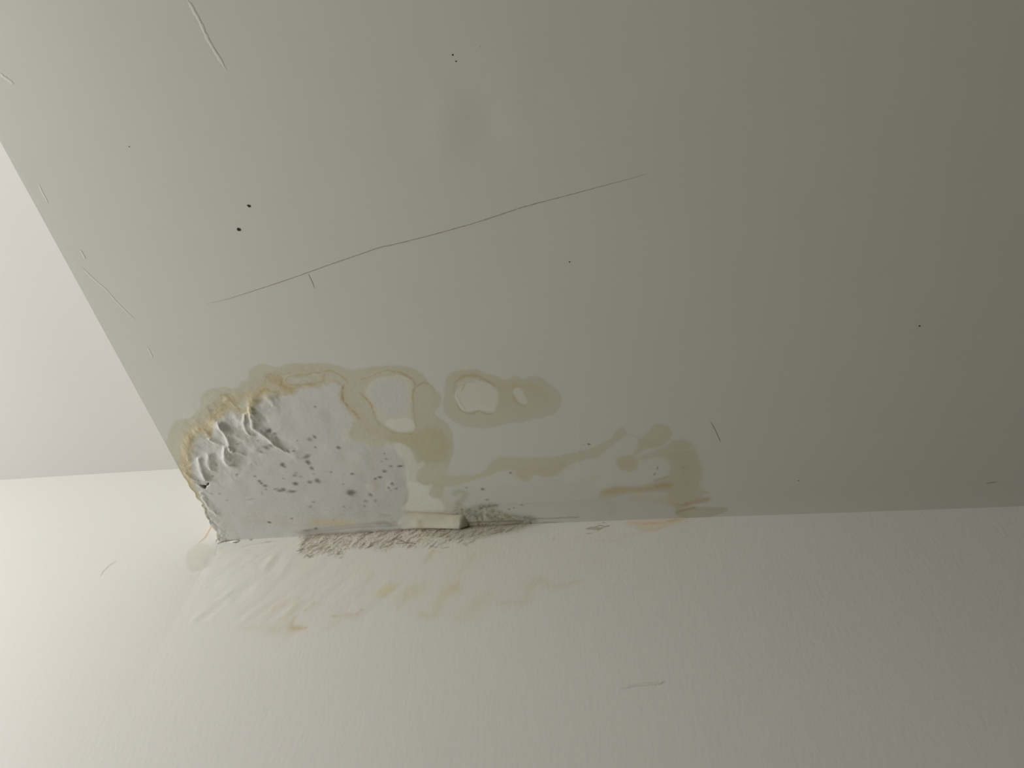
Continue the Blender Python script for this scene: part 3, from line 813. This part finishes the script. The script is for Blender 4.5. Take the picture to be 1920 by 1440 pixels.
Wl.bump(mw * Wl.n3, 0.2)
for pts, w, a in (([(578, 1045), (582, 1049), (590, 1050)], 1.6, 0.6), ([(566, 1038), (571, 1033)], 2.2, 0.6), ([(690, 1010), (700, 1004), (704, 1001)], 3, 0.7), ([(692, 1033), (703, 1029)], 3.2, 0.75), ([(640, 1053), (646, 1050)], 2, 0.4),
                  ([(745, 1028), (770, 1026), (784, 1027)], 1.5, 0.7), ([(735, 1024), (745, 1017), (755, 1021), (765, 1026)], 2.2, 0.55), ([(808, 1031), (822, 1034)], 1.4, 0.5), ([(830, 1037), (845, 1034)], 1.4, 0.5),
                  ([(870, 1026), (878, 1032)], 2.4, 0.35), ([(925, 1010), (945, 1004), (950, 1001)], 2, 0.45), ([(640, 1003), (660, 1001), (665, 1004)], 1.6, 0.6), ([(775, 998), (790, 995), (800, 996)], 1.4, 0.5), ([(835, 994), (855, 996), (872, 991), (880, 986)], 2.4, 0.8)):
    Wl.mul(Wl.line(pts, w), (0.30, 0.25, 0.22), a)
# smudge further right
sm = np.zeros(nW)
for pts, w in (([(1100, 1001), (1113, 998), (1128, 999)], 1.6), ([(1112, 999), (1124, 995), (1136, 996)], 1.4), ([(1122, 1004), (1132, 998), (1142, 993)], 1.5), ([(1128, 999), (1138, 996), (1144, 994)], 1.6), ([(1100, 1009), (1112, 1009)], 1.0), ([(1130, 989), (1136, 989)], 1.2), ([(1104, 1001), (1120, 1001), (1132, 1000)], 1.8)):
    sm = np.maximum(sm, Wl.line(pts, w))
Wl.mul(sm, (0.45, 0.44, 0.36), 0.75)
sm2 = Wl.spot(1022, 988.5, 5.5, 2.2, 0.1, soft=1.8)
Wl.mul(sm2, (0.35, 0.34, 0.30), 0.8)
Wl.mul(Wl.spot(1040, 1019, 4, 2), (0.8, 0.8, 0.75), 0.5)
# dark opening at the corner
op = np.maximum(Wl.line([(409, 1019), (420, 1015), (436, 1013), (450, 1014)], 2.6), Wl.line([(436, 1018), (444, 1018), (451, 1015)], 2.0))
Wl.mul(op, (0.20, 0.15, 0.12), 0.95)
Wl.mul(Wl.spot(436, 1016.5, 5, 1.6), (2.6, 2.6, 2.6), 0.5)
Wl.mul(Wl.spot(472, 1014, 3, 2), (0.3, 0.26, 0.22), 0.8)
Wl.mul(Wl.line([(404, 1016), (407, 1012), (410, 1009)], 1.3), (0.15, 0.12, 0.1), 0.9)
for pts, w, c, a in (([(408, 1022), (404, 1032), (404, 1042)], 2.5, (0.8, 0.8, 0.78), 0.6), ([(412, 1030), (420, 1026)], 1.5, (0.75, 0.74, 0.72), 0.5), ([(446, 1031), (470, 1024), (500, 1021), (520, 1019)], 1.6, (0.78, 0.76, 0.73), 0.6), ([(498, 1020), (510, 1018)], 1.6, (0.55, 0.5, 0.46), 0.6),
                     ([(452, 1036), (474, 1033)], 1.2, (0.82, 0.80, 0.78), 0.5)):
    Wl.mul(Wl.line(pts, w), c, a)
# peeling paint splinters just outside the edge
fl1 = Wl.line([(371, 1019), (384, 1008), (393, 1001), (402, 995)], 2.0)
fl2 = Wl.line([(384, 1005), (391, 997), (400, 989)], 2.0)
fl3 = Wl.line([(388, 992), (394, 988), (398, 986)], 1.8)
Wl.mix(fl1, (0.95, 0.72, 0.50), 0.85)
Wl.mix(fl2, (0.96, 0.78, 0.58), 0.7)
Wl.mix(fl3, (0.97, 0.84, 0.70), 0.6)
Wl.bump(np.maximum(fl1, fl2), 0.7)

# relief of the loose skin
for pts, w, hh in (([(497, 1070), (506, 1056), (517, 1044)], 4.5, 2.4), ([(510, 1074), (520, 1062), (530, 1050)], 4.5, -1.6), ([(524, 1082), (538, 1066), (551, 1052)], 3.5, 1.6), ([(362, 1164), (385, 1142), (410, 1124)], 6, 1.4), ([(378, 1166), (400, 1144), (420, 1132)], 6, -1.0),
                   ([(412, 1128), (422, 1119), (432, 1112)], 3.5, 2.0), ([(440, 1122), (455, 1112), (470, 1104)], 8, -1.6), ([(430, 1112), (448, 1100), (462, 1092)], 8, 1.4), ([(446, 1032), (477, 1022), (508, 1019.5), (540, 1017)], 2.4, 1.6), ([(404, 1045), (440, 1040), (480, 1046)], 8, 1.0),
                   ([(470, 1060), (485, 1078), (470, 1092)], 8, 0.8), ([(548, 1148), (556, 1136), (566, 1128)], 5, 1.2), ([(570, 1154), (585, 1142), (598, 1134)], 4, 1.2), ([(535, 1160), (545, 1146)], 4, 1.0), ([(375, 1050), (395, 1070), (420, 1062), (445, 1052)], 6, 0.8),
                   ([(798, 1150), (812, 1140), (820, 1130)], 5, 0.5), ([(540, 1104), (560, 1090), (575, 1076)], 7, 0.8), ([(620, 1150), (650, 1156), (676, 1148)], 3, 0.6), ([(690, 1132), (704, 1124), (716, 1118)], 3, 0.5)):
    Wl.bump(blur(Wl.line(pts, w * 1.5), 4), hh * 0.42)
zoneW = Wl.poly([(370, 1030), (560, 1020), (700, 1060), (760, 1120), (700, 1170), (560, 1195), (430, 1190), (370, 1150)], 20)
_g = np.random.RandomState(91).uniform(-1, 1, (400, 400))


def slant(A, B, along, across, ang, off):
    u = (A * math.cos(ang) + B * math.sin(ang)) / along + off
    v = (-A * math.sin(ang) + B * math.cos(ang)) / across + off
    u, v = u - u.min(), v - v.min()
    iu, iv = u.astype(int), v.astype(int)
    fu, fv = u - iu, v - iv
    fu, fv = fu * fu * (3 - 2 * fu), fv * fv * (3 - 2 * fv)
    g = lambda a, b: _g[a % 400, b % 400]
    return (g(iu, iv) * (1 - fu) + g(iu + 1, iv) * fu) * (1 - fv) + (g(iu, iv + 1) * (1 - fu) + g(iu + 1, iv + 1) * fu) * fv


Wl.bump(zoneW * (slant(Wl.A, Wl.B, 0.045, 0.013, R(48), 0) + 0.3 * slant(Wl.A, Wl.B, 0.02, 0.006, R(44), 7.3)), 0.28)

Wl.claim(wash, 1)
Wl.claim(damp, 2)
Wl.claim(mo, 3, 0.4)
Wl.claim(mw, 4, 0.45)
Wl.claim(np.maximum(sm, blur(sm, 2) * 2), 5, 0.4)
Wl.claim(op, 6, 0.4)
Wl.claim(np.maximum(fl1, fl2), 7, 0.45)
Wl.claim(sm2, 8, 0.4)
Wl.claim(e1, 9, 0.45)
Wl.claim(e2, 10, 0.45)

A, B, h, C, ids = tensor(Wl, XL, XR, 0.0, UPPER, 0.02)
AA, BB = np.meshgrid(A, B)
under = np.clip((BB - (SOFFIT - 0.5)) / 0.5, 0, 1)
under = under * under * (3 - 2 * under)
P = np.stack([AA, YW - bow(AA) * under - h, BB], -1)
P, CC, Q, cid = build_cells(P, C, ids, False)
wall_back = sheet_mesh('wall_back', P, CC, Q[cid == 0], M_WALL)
tag(wall_back, 'off-white plaster wall below and behind the lowered ceiling', kind='structure')


def wpiece(name, i, label, cat, group=None, parent=None):
    o = sheet_mesh(name, P, CC, Q[cid == i], M_WALL, parent)
    tag(o, label, None if parent else cat, group)
    return o


ws = wpiece('water_stain', 1, 'broad faint yellow water stain with run marks on the wall below the ceiling corner', 'water stain', 'water stains on the wall')
wpiece('stain_spot', 9, 'darker yellow oval spot', 'x', parent=ws)
wpiece('stain_spot', 10, 'fainter yellow oval spot', 'x', parent=ws)
wpiece('damp_patch', 2, 'small grey damp patch on the wall just left of the lowered ceiling corner', 'damp patch')
wpiece('water_stain', 3, 'small orange water stain on the wall under the right end of the ceiling stain', 'water stain', 'water stains on the wall')
wpiece('mould_patch', 4, 'speckled brown mould band on the wall directly under the ceiling joint', 'mould')
wpiece('mould_patch', 5, 'small olive mould smudge on the wall left of the orange stain', 'mould')
wpiece('mould_patch', 8, 'tiny dark mould fleck on the wall at the right end of the mould band', 'mould')
wpiece('plaster_gap', 6, 'dark open gap where the ceiling corner meets the wall', 'gap')
wpiece('paint_flake', 7, 'orange-edged curled paint flakes on the wall beside the ceiling corner', 'paint flake')

# ================================================================ REST OF THE ROOM
o = boxes('wall_left', [(XL - 0.2, XL, YB, WIN[0], 0, UPPER), (XL - 0.2, XL, WIN[1], YW + 0.2, 0, UPPER), (XL - 0.2, XL, WIN[0], WIN[1], 0, WIN[2]), (XL - 0.2, XL, WIN[0], WIN[1], WIN[3], UPPER)], M_ROOM, kind='structure')
boxes('wall_right', [(XR, XR + 0.2, YB, YW + 0.2, 0, UPPER)], M_ROOM, kind='structure')
boxes('wall_front', [(XL - 0.2, XR + 0.2, YB - 0.2, YB, 0, UPPER + 0.2)], M_ROOM, kind='structure')
boxes('floor', [(XL - 0.2, XR + 0.2, YB - 0.2, YW + 0.2, -0.1, 0)], M_FLOOR, kind='structure')
boxes('ceiling_raised', [(XL - 0.2, XE + 0.02, YB, YW + 0.2, UPPER, UPPER + 0.2)], M_UPPER, kind='structure')
boxes('wall_outer', [(XL - 0.2, XR + 0.2, YW + 0.03, YW + 0.2, 0, UPPER)], M_PLAIN, wall_back)
wy0, wy1, wz0, wz1 = WIN
wf = boxes('window_1', [(XL - 0.12, XL - 0.05, wy0, wy0 + 0.06, wz0, wz1), (XL - 0.12, XL - 0.05, wy1 - 0.06, wy1, wz0, wz1), (XL - 0.12, XL - 0.05, wy0 + 0.06, wy1 - 0.06, wz0, wz0 + 0.06),
                        (XL - 0.12, XL - 0.05, wy0 + 0.06, wy1 - 0.06, wz1 - 0.06, wz1), (XL - 0.11, XL - 0.06, (wy0 + wy1) / 2 - 0.03, (wy0 + wy1) / 2 + 0.03, wz0 + 0.06, wz1 - 0.06)], M_FRAME, kind='structure')
boxes('window_pane', [(XL - 0.09, XL - 0.085, wy0 + 0.05, wy1 - 0.05, wz0 + 0.05, wz1 - 0.05)], gm, wf)
boxes('window_sill', [(XL - 0.12, XL + 0.04, wy0 - 0.03, wy1 + 0.03, wz0 - 0.03, wz0)], M_FRAME, wf)

# ================================================================ PLASTER LUMP under the ceiling at the wall
def lump():
    x0, x1 = on_soffit(738, 975)[0], on_soffit(874, 968)[0]
    nx, ny = 90, 34
    V, Cc, Fc = [], [], []
    rg = np.random.RandomState(3)
    wob = noise((ny + 1, nx + 1), 9, 8)
    for j in range(ny + 1):
        t = j / ny                                 # 0 = ceiling side, 1 = wall side
        for i in range(nx + 1):
            s = i / nx
            x = x0 + (x1 - x0) * s
            yb = YW - bow(np.array(x)) - 0.001
            wid = 0.036 + 0.006 * math.sin(s * 5)
            y = yb - wid * (1 - t)
            grow = 0.0005 + 0.0115 * s ** 1.3
            se = 0.93 - 0.05 * t                   # where the broken end face starts
            endc = 1.0 if s < se else max(0.0, 1 - ((s - se) / (1 - se)) ** 1.4)
            prof = min(1.0, 0.12 + t / 0.86) if t < 0.86 else max(0.0, 1 - ((t - 0.86) / 0.14) ** 2)
            z = SOFFIT + 0.0004 - 0.0028 * t ** 2 - grow * prof * endc - 0.0006 * wob[j, i] * prof
            V.append((x + 0.0012 * wob[j, i], y, z))
            tint = np.array([1.0, 0.965, 0.87]) * (1 + 0.06 * wob[j, i])
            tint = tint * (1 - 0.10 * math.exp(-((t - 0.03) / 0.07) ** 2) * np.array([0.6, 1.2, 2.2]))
            tint = tint * (1 - 0.30 * math.exp(-((t - 1.0) / 0.10) ** 2) * np.array([0.9, 1.0, 1.1]))  # darker towards the wall: lower edge's shadow put into the colour
            tint = tint * (1 - 0.18 * math.exp(-((s - 1.0) / 0.09) ** 2))  # broken end darker: shading of that face put into the colour
            tint = tint * (1 + 0.07 * math.exp(-((s - 0.14) / 0.09) ** 2 - ((t - 0.4) / 0.2) ** 2) * np.array([1.0, 1.4, 2.0]))
            k = min(1.0, s / 0.35)
            c = np.array(PAINT) * (1 + (tint - 1) * k)
            Cc.append(c)
    for j in range(ny):
        for i in range(nx):
            a = j * (nx + 1) + i
            Fc.append((a, a + nx + 1, a + nx + 2, a + 1))
    o = sheet_mesh('plaster_lump', np.array(V), np.clip(np.array(Cc), 0, .95), np.array(Fc), M_LUMP)
    tag(o, 'bulging cream lump of loose plaster filler hanging at the ceiling and wall joint', 'plaster lump')


lump()


# ================================================================ CRACKS, RIDGES, HOLES
def ribbon(name, px, w_mm, h_mm, mat, surf='s', prof='crack', seed=1, ends=0.15):
    """thin raised or sunk seam following traced points; real cross-section"""
    rg = random.Random(seed)
    pr = on_soffit if surf == 's' else on_wall
    pts = spline([pr(u, v) for u, v in px], n=14)
    V, Fc = [], []
    n = len(pts)
    for i, p in enumerate(pts):
        q0, q1 = pts[max(0, i - 1)], pts[min(n - 1, i + 1)]
        d = unit(q1 - q0)
        nn = np.array([-d[1], d[0]])
        t = i / (n - 1)
        k = min(1.0, min(t, 1 - t) / ends) if ends else 1.0
        w = w_mm * 0.0005 * (0.25 + 0.75 * k) * rg.uniform(0.7, 1.25)
        j = nn * rg.uniform(-1, 1) * w_mm * 0.00015
        for s, hh in ((-1, 0.05), (0, 1.0), (1, 0.05)):
            a = p + nn * w * s + j
            dh = 0.00015 + hh * h_mm * 0.001 * k
            if surf == 's':
                V.append((a[0], a[1], SOFFIT - dh))
            else:
                V.append((a[0], float(YW - bow(np.array(a[0])) * float(wu(a[1])) - dh), a[1]))
        if i:
            b = 3 * i
            Fc += [(b - 3, b - 2, b + 1, b), (b - 2, b - 1, b + 2, b + 1)]
    return link_mesh(name, V, Fc, mat, smooth=True)


def wu(z):
    u = min(1.0, max(0.0, (z - (SOFFIT - 0.5)) / 0.5))
    return u * u * (3 - 2 * u)


M_RIDGE = paint_mat('paint_ridge', 0.5, [], base=(0.70, 0.70, 0.63))
M_HAIR = paint_mat('hairline_dark', 0.9, [], base=(0.38, 0.34, 0.29))
tag(ribbon('ceiling_crack', [(385, 570), (425, 561), (470, 547), (540, 524), (610, 499), (680, 475), (712, 464), (740, 458), (800, 443), (880, 421), (930, 405), (985, 387), (1050, 370), (1125, 350), (1170, 338), (1213, 326)], 1.15, 0.1, M_HAIR, seed=3, ends=0.25),
    'long hairline crack running diagonally across the lowered ceiling above the stains', 'crack')
tag(ribbon('ceiling_crack', [(578, 514), (584, 526), (590, 541)], 1.0, 0.1, M_HAIR, seed=4), 'short faint crack branching down from the long diagonal crack', 'crack')
tag(ribbon('paint_ridge', [(352, 0), (360, 14), (375, 42), (392, 78), (410, 108), (425, 132)], 4.5, 0.35, M_RIDGE, seed=6), 'raised pale seam at the top left of the lowered ceiling', 'ridge')
tag(ribbon('ceiling_crack', [(1332, 790), (1340, 805), (1347, 820), (1351, 828)], 1.2, 0.1, M_HAIR, seed=7), 'short thin scratch on the ceiling right of the brown stain patch', 'crack')
tag(ribbon('ceiling_crack', [(1848, 907), (1858, 905), (1870, 903)], 1.6, 0.1, M_HAIR, seed=8), 'tiny scratch on the ceiling near the right edge above the wall', 'crack')
tag(ribbon('paint_ridge', [(150, 468), (156, 478), (160, 486)], 3.0, 0.3, M_RIDGE, seed=9), 'short raised tick in the ceiling paint nearest the edge of the lowered ceiling', 'ridge')
tag(ribbon('paint_ridge', [(152, 500), (172, 520), (200, 545), (225, 573), (256, 602)], 2.6, 0.16, M_RIDGE, seed=10), 'long shallow seam in the ceiling paint along the lowered edge', 'ridge')
tag(ribbon('paint_ridge', [(277, 652), (282, 662), (286, 670)], 3.0, 0.22, M_RIDGE, seed=11), 'short raised tick in the ceiling paint above the blistered stain', 'ridge')
tag(ribbon('paint_ridge', [(0, 138), (12, 148), (26, 158)], 5.0, 0.25, M_RIDGE, seed=12), 'soft bump in the ceiling paint at the far left of the lowered ceiling', 'ridge')
tag(ribbon('paint_ridge', [(72, 345), (80, 362), (90, 380)], 2.6, 0.2, M_RIDGE, seed=13), 'faint tick beside the lowered edge, below the far left bump', 'ridge')
tag(ribbon('paint_ridge', [(188, 1081), (192, 1072), (198, 1066), (207, 1058), (218, 1052)], 5.5, 0.5, M_RIDGE, 'w', seed=14), 'short pale raised mark on the wall at the left', 'ridge')
tag(ribbon('paint_ridge', [(1163, 1293), (1185, 1288), (1210, 1285), (1232, 1284), (1248, 1280)], 4.5, 0.5, M_RIDGE, 'w', seed=15), 'pale horizontal raised scratch on the lower right of the wall', 'ridge')


def hole(u, v, r_mm, label, depth=2.0, cat='nail hole', group=None, name='nail_hole', rot=0.4):
    """small chipped hole: dark dish with a raised rim"""
    x, y = on_soffit(u, v)
    V, Fc = [], []
    n = 14
    rg = random.Random(int(u))
    rad = [rg.uniform(0.8, 1.2) for _ in range(n)]
    for ring, (rr, dz) in enumerate(((1.25, 0.0), (1.05, 0.35), (0.75, 0.15))):
        for i in range(n):
            a = 2 * math.pi * i / n
            ex, ey = math.cos(a) * rr * rad[i], math.sin(a) * rr * rad[i] * 0.8
            V.append((x + (ex * math.cos(rot) - ey * math.sin(rot)) * r_mm * 0.001, y + (ex * math.sin(rot) + ey * math.cos(rot)) * r_mm * 0.001, SOFFIT - 0.0002 - dz * 0.001 * min(1, r_mm / 3)))
    for ring in range(2):
        for i in range(n):
            j = (i + 1) % n
            Fc.append((ring * n + i, ring * n + j, (ring + 1) * n + j, (ring + 1) * n + i))
    c = len(V)
    V.append((x, y, SOFFIT - 0.0001))
    for i in range(n):
        Fc.append((2 * n + i, 2 * n + (i + 1) % n, c))
    o = link_mesh(name, V, Fc, M_HOLE, smooth=True)
    tag(o, label, cat, group)


hole(467, 386, 2.2, 'upper of the two small black holes in the ceiling left of the long crack', group='small black holes in the ceiling')
hole(448, 430.5, 2.6, 'lower of the two small black holes in the ceiling left of the long crack', group='small black holes in the ceiling')


def speck(u, v, r, label):
    hole(u, v, r, label, cat='speck', group='tiny specks on the ceiling', name='dirt_speck')


speck(849, 103, 1.0, 'tiny dark speck at the top of the ceiling, upper one of a close pair')
speck(855, 115, 0.8, 'tiny dark speck at the top of the ceiling, lower one of a close pair')
speck(901, 88, 0.9, 'tiny dark speck at the top of the ceiling, right of a close pair')
speck(1068, 491, 0.9, 'tiny dark speck on the ceiling below the long crack')
speck(1724, 611, 1.2, 'small dark speck alone on the right of the ceiling')
speck(242, 275, 0.7, 'tiny dark speck on the ceiling left of the two black holes')
speck(1497, 901, 0.8, 'tiny dark speck on the ceiling just above the wall, right of the brown patch')
